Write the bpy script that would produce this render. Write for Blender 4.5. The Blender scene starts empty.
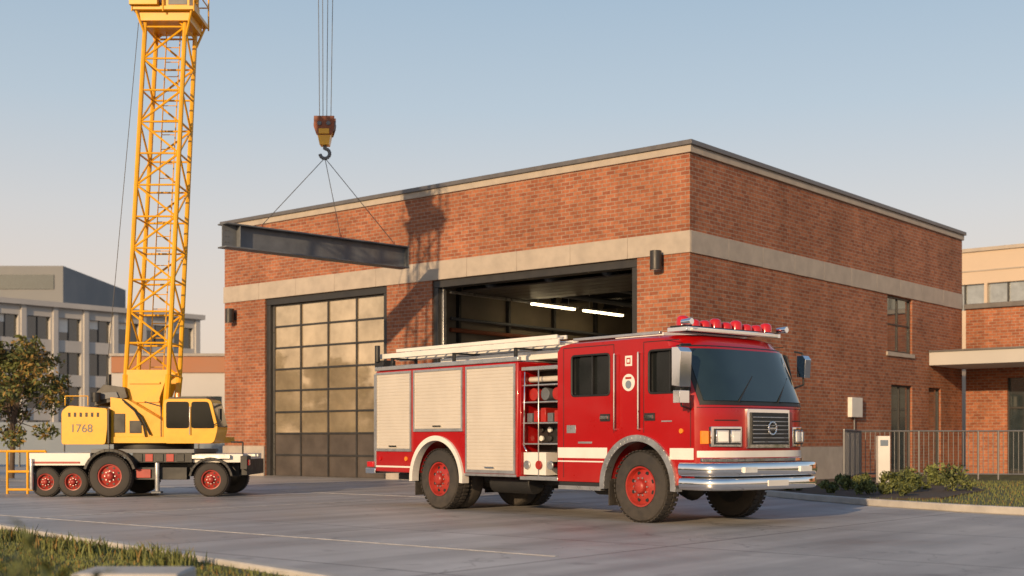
import bpy, bmesh, math, random
from mathutils import Vector, Matrix
random.seed(7)
sc=bpy.context.scene
R=math.radians
# ---------------------------------------------------------------- materials
def N(nt,t,**k):
    n=nt.nodes.new(t)
    for a,b in k.items(): setattr(n,a,b)
    return n
def mat(name,col,rough=0.6,metal=0.0,var=0.12,scale=3.0,bump=0.0,bscale=40,coat=0,spec=0.5,emit=None,es=0,dirt=0.0):
    m=bpy.data.materials.new(name); m.use_nodes=True; nt=m.node_tree; L=nt.links
    p=nt.nodes['Principled BSDF']
    p.inputs['Roughness'].default_value=rough; p.inputs['Metallic'].default_value=metal
    p.inputs['Coat Weight'].default_value=coat; p.inputs['Coat Roughness'].default_value=0.05
    p.inputs['Specular IOR Level'].default_value=spec
    if emit: 
        p.inputs['Emission Color'].default_value=(*emit,1); p.inputs['Emission Strength'].default_value=es
    tc=N(nt,'ShaderNodeTexCoord')
    n1=N(nt,'ShaderNodeTexNoise'); n1.inputs['Scale'].default_value=scale; n1.inputs['Detail'].default_value=6; n1.inputs['Roughness'].default_value=.62
    L.new(tc.outputs['Object'],n1.inputs['Vector'])
    mr=N(nt,'ShaderNodeMapRange'); mr.inputs[1].default_value=.3; mr.inputs[2].default_value=.7; mr.inputs[3].default_value=1-var; mr.inputs[4].default_value=1+var
    L.new(n1.outputs['Fac'],mr.inputs[0])
    mx=N(nt,'ShaderNodeVectorMath',operation='SCALE'); mx.inputs[0].default_value=col
    L.new(mr.outputs[0],mx.inputs['Scale'])
    last=mx.outputs[0]
    if dirt>0:
        sx=N(nt,'ShaderNodeSeparateXYZ'); L.new(tc.outputs['Object'],sx.inputs[0])
        dm=N(nt,'ShaderNodeMapRange'); dm.inputs[1].default_value=.35; dm.inputs[2].default_value=1.1; dm.inputs[3].default_value=dirt; dm.inputs[4].default_value=0
        L.new(sx.outputs[2],dm.inputs[0])
        mu=N(nt,'ShaderNodeMath',operation='MULTIPLY'); L.new(dm.outputs[0],mu.inputs[0]); L.new(n1.outputs['Fac'],mu.inputs[1])
        mm=N(nt,'ShaderNodeMixRGB'); mm.inputs[2].default_value=(.16,.13,.1,1)
        L.new(mu.outputs[0],mm.inputs[0]); L.new(last,mm.inputs[1]); last=mm.outputs[0]
    L.new(last,p.inputs['Base Color'])
    rr=N(nt,'ShaderNodeMapRange'); rr.inputs[1].default_value=.3; rr.inputs[2].default_value=.7; rr.inputs[3].default_value=max(.02,rough*.8); rr.inputs[4].default_value=min(1,rough*1.25)
    L.new(n1.outputs['Fac'],rr.inputs[0]); L.new(rr.outputs[0],p.inputs['Roughness'])
    if bump>0:
        n2=N(nt,'ShaderNodeTexNoise'); n2.inputs['Scale'].default_value=bscale; n2.inputs['Detail'].default_value=4
        L.new(tc.outputs['Object'],n2.inputs['Vector'])
        b=N(nt,'ShaderNodeBump'); b.inputs['Strength'].default_value=bump; b.inputs['Distance'].default_value=.01
        L.new(n2.outputs['Fac'],b.inputs['Height']); L.new(b.outputs[0],p.inputs['Normal'])
    return m
def brick_mat(name,c1,c2,mort):
    m=bpy.data.materials.new(name); m.use_nodes=True; nt=m.node_tree; L=nt.links
    p=nt.nodes['Principled BSDF']; p.inputs['Roughness'].default_value=.85; p.inputs['Specular IOR Level'].default_value=.25
    tc=N(nt,'ShaderNodeTexCoord')
    s=N(nt,'ShaderNodeSeparateXYZ'); L.new(tc.outputs['Object'],s.inputs[0])
    sn=N(nt,'ShaderNodeSeparateXYZ'); L.new(tc.outputs['Normal'],sn.inputs[0])
    ab=N(nt,'ShaderNodeMath',operation='ABSOLUTE'); L.new(sn.outputs[0],ab.inputs[0])
    gt=N(nt,'ShaderNodeMath',operation='GREATER_THAN'); gt.inputs[1].default_value=.6; L.new(ab.outputs[0],gt.inputs[0])
    mx=N(nt,'ShaderNodeMix'); L.new(gt.outputs[0],mx.inputs[0]); L.new(s.outputs[0],mx.inputs[2]); L.new(s.outputs[1],mx.inputs[3])
    cb=N(nt,'ShaderNodeCombineXYZ'); L.new(mx.outputs[0],cb.inputs[0]); L.new(s.outputs[2],cb.inputs[1])
    bt=N(nt,'ShaderNodeTexBrick'); L.new(cb.outputs[0],bt.inputs['Vector'])
    bt.inputs['Scale'].default_value=1; bt.inputs['Brick Width'].default_value=.27; bt.inputs['Row Height'].default_value=.102
    bt.inputs['Mortar Size'].default_value=.011; bt.inputs['Mortar Smooth'].default_value=.15; bt.inputs['Bias'].default_value=-.1
    bt.inputs['Color1'].default_value=(*c1,1); bt.inputs['Color2'].default_value=(*c2,1); bt.inputs['Mortar'].default_value=(*mort,1)
    def noise(sc_,det,lo,hi,map_=None):
        n=N(nt,'ShaderNodeTexNoise'); n.inputs['Scale'].default_value=sc_; n.inputs['Detail'].default_value=det; n.inputs['Roughness'].default_value=.62
        if map_:
            mp=N(nt,'ShaderNodeMapping'); mp.inputs['Scale'].default_value=map_; L.new(tc.outputs['Object'],mp.inputs[0]); L.new(mp.outputs[0],n.inputs['Vector'])
        else: L.new(tc.outputs['Object'],n.inputs['Vector'])
        mr=N(nt,'ShaderNodeMapRange'); mr.inputs[1].default_value=.32; mr.inputs[2].default_value=.68; mr.inputs[3].default_value=lo; mr.inputs[4].default_value=hi
        L.new(n.outputs['Fac'],mr.inputs[0]); return mr.outputs[0]
    a=noise(.45,7,.80,1.14); b_=noise(1,5,.84,1.06,(2.2,2.2,.22)); c_=noise(9,3,.84,1.16)
    m1=N(nt,'ShaderNodeMath',operation='MULTIPLY'); L.new(a,m1.inputs[0]); L.new(b_,m1.inputs[1])
    m2=N(nt,'ShaderNodeMath',operation='MULTIPLY'); L.new(m1.outputs[0],m2.inputs[0]); L.new(c_,m2.inputs[1])
    v=N(nt,'ShaderNodeVectorMath',operation='SCALE'); L.new(bt.outputs['Color'],v.inputs[0]); L.new(m2.outputs[0],v.inputs['Scale'])
    L.new(v.outputs[0],p.inputs['Base Color'])
    b=N(nt,'ShaderNodeBump'); b.inputs['Strength'].default_value=.5; b.inputs['Distance'].default_value=.012; b.invert=True
    L.new(bt.outputs['Fac'],b.inputs['Height']); L.new(b.outputs[0],p.inputs['Normal'])
    return m
def concrete_mat():
    m=bpy.data.materials.new('concrete_paving'); m.use_nodes=True; nt=m.node_tree; L=nt.links
    p=nt.nodes['Principled BSDF']; p.inputs['Specular IOR Level'].default_value=.4
    tc=N(nt,'ShaderNodeTexCoord')
    bt=N(nt,'ShaderNodeTexBrick'); bt.offset=0; L.new(tc.outputs['Object'],bt.inputs['Vector'])
    bt.inputs['Scale'].default_value=1; bt.inputs['Brick Width'].default_value=4.6; bt.inputs['Row Height'].default_value=3.8
    bt.inputs['Mortar Size'].default_value=.022; bt.inputs['Mortar Smooth'].default_value=.3
    bt.inputs['Color1'].default_value=(.46,.44,.42,1); bt.inputs['Color2'].default_value=(.39,.375,.36,1); bt.inputs['Mortar'].default_value=(.18,.165,.155,1)
    n=N(nt,'ShaderNodeTexNoise'); n.inputs['Scale'].default_value=.35; n.inputs['Detail'].default_value=9; n.inputs['Roughness'].default_value=.68; L.new(tc.outputs['Object'],n.inputs['Vector'])
    mr=N(nt,'ShaderNodeMapRange'); mr.inputs[1].default_value=.32; mr.inputs[2].default_value=.68; mr.inputs[3].default_value=.70; mr.inputs[4].default_value=1.16
    L.new(n.outputs['Fac'],mr.inputs[0])
    mp=N(nt,'ShaderNodeMapping'); mp.inputs['Scale'].default_value=(1.4,.09,1); L.new(tc.outputs['Object'],mp.inputs[0])
    n2=N(nt,'ShaderNodeTexNoise'); n2.inputs['Scale'].default_value=1; n2.inputs['Detail'].default_value=5; L.new(mp.outputs[0],n2.inputs['Vector'])
    mr2=N(nt,'ShaderNodeMapRange'); mr2.inputs[1].default_value=.35; mr2.inputs[2].default_value=.6; mr2.inputs[3].default_value=.76; mr2.inputs[4].default_value=1.05
    L.new(n2.outputs['Fac'],mr2.inputs[0])
    m1=N(nt,'ShaderNodeMath',operation='MULTIPLY'); L.new(mr.outputs[0],m1.inputs[0]); L.new(mr2.outputs[0],m1.inputs[1])
    v=N(nt,'ShaderNodeVectorMath',operation='SCALE'); L.new(bt.outputs['Color'],v.inputs[0]); L.new(m1.outputs[0],v.inputs['Scale'])
    vo=N(nt,'ShaderNodeTexVoronoi',feature='DISTANCE_TO_EDGE'); vo.inputs['Scale'].default_value=.22
    nv=N(nt,'ShaderNodeTexNoise'); nv.inputs['Scale'].default_value=1.2; nv.inputs['Detail'].default_value=6; L.new(tc.outputs['Object'],nv.inputs['Vector'])
    va=N(nt,'ShaderNodeVectorMath',operation='ADD'); L.new(tc.outputs['Object'],va.inputs[0]); L.new(nv.outputs['Color'],va.inputs[1]); L.new(va.outputs[0],vo.inputs['Vector'])
    cr=N(nt,'ShaderNodeMapRange'); cr.inputs[1].default_value=0; cr.inputs[2].default_value=.004; cr.inputs[3].default_value=.66; cr.inputs[4].default_value=1
    L.new(vo.outputs['Distance'],cr.inputs[0])
    n6=N(nt,'ShaderNodeTexNoise'); n6.inputs['Scale'].default_value=1.7; n6.inputs['Detail'].default_value=3; L.new(tc.outputs['Object'],n6.inputs['Vector'])
    sp6=N(nt,'ShaderNodeMapRange'); sp6.inputs[1].default_value=.64; sp6.inputs[2].default_value=.74; sp6.inputs[3].default_value=1; sp6.inputs[4].default_value=.62; L.new(n6.outputs['Fac'],sp6.inputs[0])
    mm=N(nt,'ShaderNodeMath',operation='MULTIPLY'); L.new(cr.outputs[0],mm.inputs[0]); L.new(sp6.outputs[0],mm.inputs[1])
    v2=N(nt,'ShaderNodeVectorMath',operation='SCALE'); L.new(v.outputs[0],v2.inputs[0]); L.new(mm.outputs[0],v2.inputs['Scale'])
    L.new(v2.outputs[0],p.inputs['Base Color'])
    rr=N(nt,'ShaderNodeMapRange'); rr.inputs[1].default_value=.3; rr.inputs[2].default_value=.7; rr.inputs[3].default_value=.34; rr.inputs[4].default_value=.7
    L.new(n.outputs['Fac'],rr.inputs[0]); L.new(rr.outputs[0],p.inputs['Roughness'])
    n5=N(nt,'ShaderNodeTexNoise'); n5.inputs['Scale'].default_value=25; n5.inputs['Detail'].default_value=5; L.new(tc.outputs['Object'],n5.inputs['Vector'])
    b=N(nt,'ShaderNodeBump'); b.inputs['Strength'].default_value=.2; b.inputs['Distance'].default_value=.01
    L.new(n5.outputs['Fac'],b.inputs['Height']); L.new(b.outputs[0],p.inputs['Normal'])
    return m
M={}
M['brick']=brick_mat('brick',(.40,.145,.072),(.245,.078,.042),(.33,.24,.18))
M['stone']=mat('band_stone',(.42,.36,.30),.8,var=.14,scale=2,bump=.3)
M['plinth']=mat('plinth_stone',(.40,.35,.30),.8,var=.15,scale=2.5,bump=.4)
M['cap']=mat('cap_metal',(.16,.15,.15),.45,metal=.4)
M['dark']=mat('dark_metal',(.035,.033,.033),.4,var=.2)
M['frame']=mat('door_frame',(.045,.043,.042),.45,metal=.3)
M['doorglass']=mat('door_glass',(.70,.56,.38),.05,metal=.7,var=.28,scale=1.0,bump=.14,bscale=1.4)  # golden sky reflection is tinted into this base colour
M['doorpanel']=mat('door_panel',(.085,.07,.06),.35,var=.25,scale=1.5)
M['glass']=mat('window_glass',(.03,.04,.045),.04,var=.2,spec=.9,coat=1)
M['sideglass']=mat('cab_side_glass',(.010,.012,.013),.06,var=.2,spec=.35)
M['paleglass']=mat('pale_glass',(.40,.42,.42),.1,metal=.5,var=.15)
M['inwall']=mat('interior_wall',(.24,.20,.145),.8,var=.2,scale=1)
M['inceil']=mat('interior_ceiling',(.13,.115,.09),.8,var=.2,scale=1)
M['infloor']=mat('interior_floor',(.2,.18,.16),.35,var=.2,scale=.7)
M['lamp']=mat('fluorescent_tube',(.8,.8,.7),.5,emit=(1,.78,.45),es=8)
M['roof']=mat('roof_membrane',(.15,.15,.15),.9)
M['red']=mat('red_paint',(.36,.0030,.0035),.30,var=.06,scale=1.2,coat=.5,spec=.35,dirt=.22)
M['redrim']=mat('rim_red_paint',(.36,.016,.010),.4,var=.2,scale=6,dirt=.3)
M['white']=mat('white_paint',(.74,.71,.66),.4,var=.06,coat=.3,dirt=.2)
M['shutter']=mat('roller_shutter_aluminium',(.62,.565,.49),.38,metal=.15,var=.06,scale=1.5,dirt=.25)
M['chrome']=mat('chrome',(.90,.89,.88),.06,metal=1,var=.04)
M['alu']=mat('aluminium',(.62,.61,.59),.3,metal=.85,var=.12,scale=5)
M['rubber']=mat('tyre_rubber',(.028,.026,.025),.8,var=.35,scale=9,bump=.3,dirt=.3)
M['black']=mat('black_trim',(.018,.018,.018),.5)
M['cabglass']=mat('vehicle_glass',(.012,.024,.026),.03,var=.2,spec=.8,coat=.5)
M['beacon']=mat('beacon_red',(.48,.008,.010),.16,coat=.4,var=.1,emit=(1,.03,.03),es=.03)
M['lens']=mat('lamp_lens',(.75,.75,.72),.1,coat=1)
M['amber']=mat('amber_lens',(.8,.25,.02),.2,coat=1)
M['yellow']=mat('crane_yellow',(.78,.385,.006),.38,var=.12,scale=3,coat=.2,dirt=.12)
M['steel']=mat('painted_steel',(.13,.14,.155),.5,metal=.1,var=.25,scale=2)
M['rust']=mat('hook_rust',(.24,.07,.03),.6,var=.3,scale=6)
M['cable']=mat('wire_rope',(.13,.125,.12),.5,metal=.3)
M['office']=mat('office_render',(.48,.46,.44),.8,var=.08,scale=.3)
M['office2']=mat('office_dark',(.20,.205,.21),.7,var=.08,scale=.3)
M['beige']=mat('beige_cladding',(.56,.44,.33),.75,var=.06,scale=.4)
M['orange']=mat('terracotta',(.38,.17,.09),.8,var=.1,scale=.5)
M['fblue']=mat('hoarding_blue_grey',(.17,.21,.26),.6,var=.1,scale=.6)
M['galv']=mat('dark_railing_paint',(.16,.16,.165),.45,metal=.4,var=.1)
M['kerb']=mat('kerb_concrete',(.46,.43,.39),.8,var=.15,scale=3,bump=.3)
M['paint']=mat('worn_line_paint',(.50,.48,.455),.7,var=.35,scale=5)
M['soil']=mat('planting_soil',(.07,.05,.035),.95,var=.3,scale=5,bump=.6,bscale=20)
M['grassg']=mat('grass_ground',(.095,.10,.035),.95,var=.4,scale=2.5,bump=.6,bscale=25)
M['asphalt']=mat('asphalt',(.12,.115,.11),.9,var=.2,scale=.2)
M['bark']=mat('bark',(.10,.07,.05),.9,var=.3,scale=8,bump=.5)
M['leafd']=mat('leaf_dark',(.050,.065,.018),.7,var=.3,scale=2)
M['leafm']=mat('leaf_mid',(.12,.135,.035),.7,var=.3,scale=2)
M['leafa']=mat('leaf_autumn',(.25,.15,.035),.7,var=.3,scale=2)
M['grassl']=mat('grass_blade',(.17,.185,.05),.7,var=.3,scale=2)
M['conc']=concrete_mat()
# ---------------------------------------------------------------- mesh builder
class MB:
    def __init__(s,name,parent=None):
        s.bm=bmesh.new(); s.name=name; s.parent=parent; s.mats=[]
    def mi(s,m):
        if m not in s.mats: s.mats.append(m)
        return s.mats.index(m)
    def faces(s,vs,fs,m):
        i=s.mi(m); bv=[s.bm.verts.new(v) for v in vs]
        for f in fs:
            try:
                q=s.bm.faces.new([bv[k] for k in f]); q.material_index=i
            except ValueError: pass
        return bv
    def box(s,x0,x1,y0,y1,z0,z1,m):
        x0,x1=min(x0,x1),max(x0,x1); y0,y1=min(y0,y1),max(y0,y1); z0,z1=min(z0,z1),max(z0,z1)
        v=[(x0,y0,z0),(x1,y0,z0),(x1,y1,z0),(x0,y1,z0),(x0,y0,z1),(x1,y0,z1),(x1,y1,z1),(x0,y1,z1)]
        s.faces(v,[(0,3,2,1),(4,5,6,7),(0,1,5,4),(1,2,6,5),(2,3,7,6),(3,0,4,7)],m)
    def prism(s,poly,a0,a1,m,axis='z'):
        n=len(poly)
        def P(p,a):
            return (p[0],p[1],a) if axis=='z' else ((p[0],a,p[1]) if axis=='y' else (a,p[0],p[1]))
        v=[P(p,a0) for p in poly]+[P(p,a1) for p in poly]
        f=[tuple(range(n))[::-1],tuple(range(n,2*n))]+[(i,(i+1)%n,n+(i+1)%n,n+i) for i in range(n)]
        s.faces(v,f,m)
    def cyl(s,p0,p1,r0,r1=None,m='dark',seg=8,cap=True):
        if r1 is None: r1=r0
        p0=Vector(p0); p1=Vector(p1); d=(p1-p0)
        if d.length<1e-6: return
        d.normalize(); a=d.orthogonal().normalized(); b=d.cross(a)
        v=[]
        for p,r in ((p0,r0),(p1,r1)):
            for i in range(seg):
                t=2*math.pi*i/seg; v.append(p+a*(r*math.cos(t))+b*(r*math.sin(t)))
        f=[(i,(i+1)%seg,seg+(i+1)%seg,seg+i) for i in range(seg)]
        if cap: f+= [tuple(range(seg))[::-1],tuple(range(seg,2*seg))]
        s.faces(v,f,m)
    def path(s,pts,r,m,seg=8):
        for a,b in zip(pts[:-1],pts[1:]): s.cyl(a,b,r,r,m,seg)
    def lathe(s,c,prof,m,seg=40,axis='y',sgn=1):
        v=[];n=len(prof)
        for i in range(seg):
            t=2*math.pi*i/seg
            for r,h in prof:
                v.append((c[0]+r*math.cos(t),c[1]+sgn*h,c[2]+r*math.sin(t)) if axis=='y' else (c[0]+r*math.cos(t),c[1]+r*math.sin(t),c[2]+h))
        f=[]
        for i in range(seg):
            j=(i+1)%seg
            for k in range(n-1): f.append((i*n+k,i*n+k+1,j*n+k+1,j*n+k))
        s.faces(v,f,m)
    def done(s,bevel=0,seg=2,smooth=True,ang=35,mats=None):
        bmesh.ops.recalc_face_normals(s.bm,faces=s.bm.faces[:])
        me=bpy.data.meshes.new(s.name)
        if smooth:
            for f in s.bm.faces: f.smooth=True
            for e in s.bm.edges:
                if len(e.link_faces)==2 and e.calc_face_angle(0)>R(ang): e.smooth=False
        s.bm.to_mesh(me); s.bm.free()
        for m in s.mats: me.materials.append(M[m])
        o=bpy.data.objects.new(s.name,me); sc.collection.objects.link(o)
        if s.parent: o.parent=s.parent
        if bevel>0:
            b=o.modifiers.new('bevel','BEVEL'); b.width=bevel; b.segments=seg; b.limit_method='ANGLE'; b.angle_limit=R(30); b.use_clamp_overlap=True
        return o
def empty(name,loc=(0,0,0),rz=0):
    e=bpy.data.objects.new(name,None); sc.collection.objects.link(e); e.location=loc; e.rotation_euler=(0,0,rz); e.empty_display_size=.5
    return e
def rpoly(pts,r,seg=4):
    out=[];n=len(pts)
    for k in range(n):
        p=Vector(pts[k]); a=(Vector(pts[k-1])-p).normalized(); b2=(Vector(pts[(k+1)%n])-p).normalized()
        p0=p+a*r;p1=p+b2*r
        for q in range(seg+1):
            t=q/seg; out.append(tuple(p0*(1-t)**2+p*2*t*(1-t)+p1*t*t))
    return out
def cells(mb,u0,u1,z0,z1,ops,c0,c1,m,axis='x'):
    us=sorted({u0,u1,*[o[0] for o in ops],*[o[1] for o in ops]}); zs=sorted({z0,z1,*[o[2] for o in ops],*[o[3] for o in ops]})
    for a,b in zip(us[:-1],us[1:]):
        for c,d in zip(zs[:-1],zs[1:]):
            um,zm=(a+b)/2,(c+d)/2
            if any(o[0]<um<o[1] and o[2]<zm<o[3] for o in ops): continue
            if axis=='x': mb.box(a,b,c0,c1,c,d,m)
            else: mb.box(c0,c1,a,b,c,d,m)
# ---------------------------------------------------------------- GROUND
g=MB('ground'); g.faces([(-1500,-1500,0),(1500,-1500,0),(1500,1500,0),(-1500,1500,0)],[(0,1,2,3)],'asphalt'); g.done()
BA=math.atan2(-.641,.7675)
ap=MB('concrete_pavement'); ap.faces([(-45,-45,0),(40,-45,0),(40,30,0),(-45,30,0)],[(0,1,2,3)],'conc'); o=ap.done(); o.location=(4.45,31.9,.004); o.rotation_euler=(0,0,BA)
pl=MB('painted_line')
for x in (-9.9,-1.2): pl.box(x-.04,x+.04,-17,-1.5,0,.004,'paint')
pl.box(-19,2.6,-8.04,-7.96,.0005,.0045,'paint'); pl.box(-10,9,-17.03,-16.97,.0005,.0045,'paint')
o=pl.done(); o.location=(4.45,31.9,.006); o.rotation_euler=(0,0,BA)
# ---------------------------------------------------------------- FIRE STATION
st=empty('brick_fire_station',(4.45,31.9,0),BA)
FL,SL=-18.68,18.4
w=MB('brick_walls',st)
d1=(-16.53,-10.76,0.,5.9); d2=(-8.88,-1.59,0.,5.9)
cells(w,FL,0,0,8.4,[d1,d2],0,.45,'brick','x')
sops=[(11.9,13.9,4.05,5.88),(12.2,13.9,0.,3.0),(15.3,16.4,0.,3.0)]
cells(w,.45,SL,0,8.4,sops,-.45,0,'brick','y')
w.box(FL,FL+.45,.45,SL,0,8.4,'brick'); w.box(FL+.45,-.45,SL-.45,SL,0,8.4,'brick')
w.done(smooth=False)
b=MB('stone_band',st)
xs=[FL-.03]+[FL+k*1.868 for k in range(1,10)]+[.03]
for a_,b_ in zip(xs[:-1],xs[1:]): b.box(a_,b_-.006,-.035,.0,5.9,6.45,'stone')
for k in range(10): b.box(0,.035,k*1.84,(k+1)*1.84-.006,5.9,6.45,'stone')
for x0,x1 in ((FL-.05,d1[0]+.0),(d1[1],d2[0]),(d2[1],.05)):
    b.box(x0,x1,-.05,0.0,0,1.0,'plinth')
b.box(0,.05,0,8.8,0,1.0,'plinth')
b.box(FL-.05,FL,0,3,0,1.0,'plinth')
b.box(0,.06,11.8,14.0,3.92,4.05,'stone')
b.done(bevel=.006,seg=1)
c=MB('parapet_coping',st)
c.box(FL-.06,.06,-.06,.5,8.4,8.58,'stone'); c.box(-.5,.06,.5,SL+.06,8.4,8.58,'stone')
c.box(FL-.06,FL+.5,.5,SL,8.4,8.58,'stone')
c.box(FL-.12,.12,-.12,.55,8.58,8.70,'cap'); c.box(-.55,.12,.55,SL+.12,8.58,8.70,'cap'); c.box(FL-.12,FL+.55,.55,SL+.12,8.58,8.70,'cap'); c.box(FL+.55,-.55,SL-.5,SL+.12,8.58,8.70,'cap')
c.done(bevel=.01)
r=MB('roof',st); r.box(FL+.45,-.45,.45,SL-.45,8.0,8.15,'roof'); r.done()
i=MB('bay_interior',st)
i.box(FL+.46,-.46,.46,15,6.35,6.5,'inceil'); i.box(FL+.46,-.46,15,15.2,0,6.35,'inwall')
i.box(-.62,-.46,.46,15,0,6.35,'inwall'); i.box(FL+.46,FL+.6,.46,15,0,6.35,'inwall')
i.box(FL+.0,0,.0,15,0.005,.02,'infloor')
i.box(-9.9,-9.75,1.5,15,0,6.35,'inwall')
for y in (2.5,5,7.5,10,12.5):
    i.box(FL+.6,-.62,y-.1,y+.1,5.95,6.35,'frame'); i.box(FL+.6,-.62,y-.18,y+.18,5.9,5.95,'frame')
for x in (-3.2,-5.2,-7.4):
    i.cyl((x,.8,5.75),(x,14.8,5.75),.09,.09,'steel',10)
for x in (-8.6,-1.85):
    i.box(x-.04,x+.04,.5,6,5.55,5.63,'alu')
for k in range(5):
    i.box(-8.6,-1.9,1.0+k*.62,1.58+k*.62,5.64,5.69,'doorpanel')
for k in range(5): i.box(-9.74,-9.6,2+k*2.4,2.1+k*2.4,0,6.3,'frame')
i.cyl((-9.6,1.6,4.6),(-9.6,14.8,4.6),.07,.07,'rust',10); i.cyl((-9.6,1.6,4.95),(-9.6,14.8,4.95),.05,.05,'steel',10)
i.box(-9.74,-9.5,8.2,10.2,2.6,4.2,'office2')
for k in range(8):
    i.box(-8.8+k*.85,-8.0+k*.85,14.2,14.9,.05,2.1,'frame')
i.box(-8.8,-2.2,13.9,14.9,2.9,3.0,'steel')
for k in range(6): i.box(-8.6+k*1.1,-7.9+k*1.1,14.0,14.7,3.0,3.4+.2*(k%3),'inwall')
i.box(-7.5,-5.0,14.85,14.98,3.9,5.2,'office2')
i.done(bevel=.01)
l=MB('ceiling_and_fill_lamps',st)
for x,y in ((-8.35,5.15),(-8.35,7.9),(-4.6,10)):  # last lamp is added, out of view, to brighten the bay interior
    z_=5.48
    l.box(x-.06,x+.06,y-1.1,y+1.1,z_,z_+.05,'lamp'); l.box(x-.12,x+.12,y-1.2,y+1.2,z_+.052,z_+.11,'alu')
    for q in (-.8,.8): l.cyl((x,y+q,z_+.1),(x,y+q,6.3),.01,.01,'alu',5)
l.done()
f=MB('door_frames',st)
for (a,bb,z0,z1) in (d1,d2):
    f.box(a,a+.2,.06,.40,0,z1-.22,'frame'); f.box(bb-.2,bb,.06,.40,0,z1-.22,'frame'); f.box(a,bb,.05,.42,z1-.22,z1-.003,'frame')
    f.box(a+.2,a+.28,.2,.34,0,z1-.22,'alu')
f.done(bevel=.01)
sd=MB('sectional_door',st)
a,bb=d1[0]+.29,d1[1]-.2; H=5.66; nr,nc=8,4
for k in range(nr+1):
    z=H*k/nr; sd.box(a,bb,.16,.24,max(0.02,z-.03),min(H,z+.03),'frame')
for k in range(nc+1):
    x=a+(bb-a)*k/nc
    sd.box(max(a,x-.03),min(bb,x+.03),.163,.237,.02,H,'frame')
for rr_ in range(nr):
    for cc in range(nc):
        x0=a+(bb-a)*cc/nc+.03; x1=a+(bb-a)*(cc+1)/nc-.03; z0=H*rr_/nr+.03; z1=H*(rr_+1)/nr-.03
        t=random.uniform(-.008,.008); t2=random.uniform(-.008,.008)
        m='doorpanel' if rr_<2 else 'doorglass'
        sd.faces([(x0,.2+t,z0),(x1,.2-t,z0),(x1,.2-t+t2,z1),(x0,.2+t+t2,z1)],[(0,1,2,3)],m)
sd.done()
sw=MB('side_windows',st)
def win(y0,y1,z0,z1,nv,nh,x=-.12,gm='glass'):
    sw.box(x-.02,x,y0+.05,y1-.05,z0+.05,z1-.05,gm)
    sw.box(x-.03,x+.05,y0,y0+.06,z0,z1,'frame'); sw.box(x-.03,x+.05,y1-.06,y1,z0,z1,'frame')
    sw.box(x-.03,x+.05,y0+.06,y1-.06,z1-.06,z1,'frame'); sw.box(x-.03,x+.05,y0+.06,y1-.06,z0,z0+.06,'frame')
    for k in range(1,nv): y=y0+(y1-y0)*k/nv; sw.box(x-.01,x+.035,y-.025,y+.025,z0+.06,z1-.06,'frame')
    for k in range(1,nh): z=z0+(z1-z0)*k/nh; sw.box(x-.01,x+.03,y0+.06,y1-.06,z-.025,z+.025,'frame')
win(11.9,13.9,4.05,5.88,2,2); win(12.2,13.9,0.02,3.0,2,1); win(15.3,16.4,.02,3.0,1,1)
sw.done()
wl=MB('wall_lamps',st)
for x,z in ((-.86,5.75),(-18.1,5.42)):
    wl.box(x-.08,x+.08,-.06,0,z-.12,z+.12,'black'); wl.box(x-.04,x+.04,-.14,-.06,z-.03,z+.05,'black')
    wl.cyl((x,-.24,z-.24),(x,-.24,z+.24),.15,.15,'frame',16); wl.cyl((x,-.24,z-.25),(x,-.24,z-.24),.12,.12,'lens',16)
wl.box(0,.14,9.0,9.75,1.9,2.5,'white'); wl.cyl((.05,9.35,0),(.05,9.35,1.9),.025,.025,'galv',8)
wl.box(0,.1,.7,.82,3.5,4.0,'black')
wl.done(bevel=.008)
# ---------------------------------------------------------------- ENTRANCE BUILDING + BEIGE BUILDING
en=empty('brick_entrance_building',(4.45,31.9,0),BA)
e=MB('walls',en)
cells(e,.13,22,0,5.9,[(1.6,9.5,0.,3.4)],18.42,18.8,'brick','x')
e.box(.13,22,18.8,26,5.5,5.7,'roof'); e.done(smooth=False)
e=MB('canopy_and_trim',en)
e.box(.02,12,15.3,18.41,3.75,4.2,'office'); e.box(.02,12.05,15.25,18.4,4.2,4.26,'cap')
e.box(.1,22,18.3,18.9,5.9,6.08,'cap')
for x in (5.2,11.4): e.cyl((x,15.7,0),(x,15.7,3.75),.1,.1,'galv',16)
e.box(1.6,9.5,18.6,18.64,.05,3.4,'glass')
for k in range(7): x=1.6+7.9*k/6; e.box(x-.04,x+.04,18.52,18.59,0,3.4,'frame')
e.box(1.6,9.5,18.53,18.585,2.3,2.38,'frame'); e.box(1.6,9.5,18.53,18.585,.0,.12,'frame')
e.done(bevel=.01)
bg=empty('beige_office_building',(4.45,31.9,0),BA)
e=MB('walls',bg)
cells(e,-8,30,0,10.25,[(-7.6+k*3.0,-7.6+k*3.0+2.85,7.45,8.7) for k in range(12)],34,34.5,'beige','x')
e.box(-8,30,34.5,44,9.8,10,'roof'); e.box(-8,-7.6,34.5,44,0,10.25,'beige')
e.box(-8.1,30,33.9,34.6,10.25,10.42,'stone'); e.box(-8.02,30,33.96,34,9.3,9.36,'stone')
for k in range(12):
    x=-7.6+k*3.0; e.box(x,x+2.85,34.2,34.25,7.45,8.7,'paleglass')
    for q in (.95,1.9): e.box(x+q-.04,x+q+.04,34.1,34.2,7.45,8.7,'frame')
e.done(smooth=False)
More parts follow.
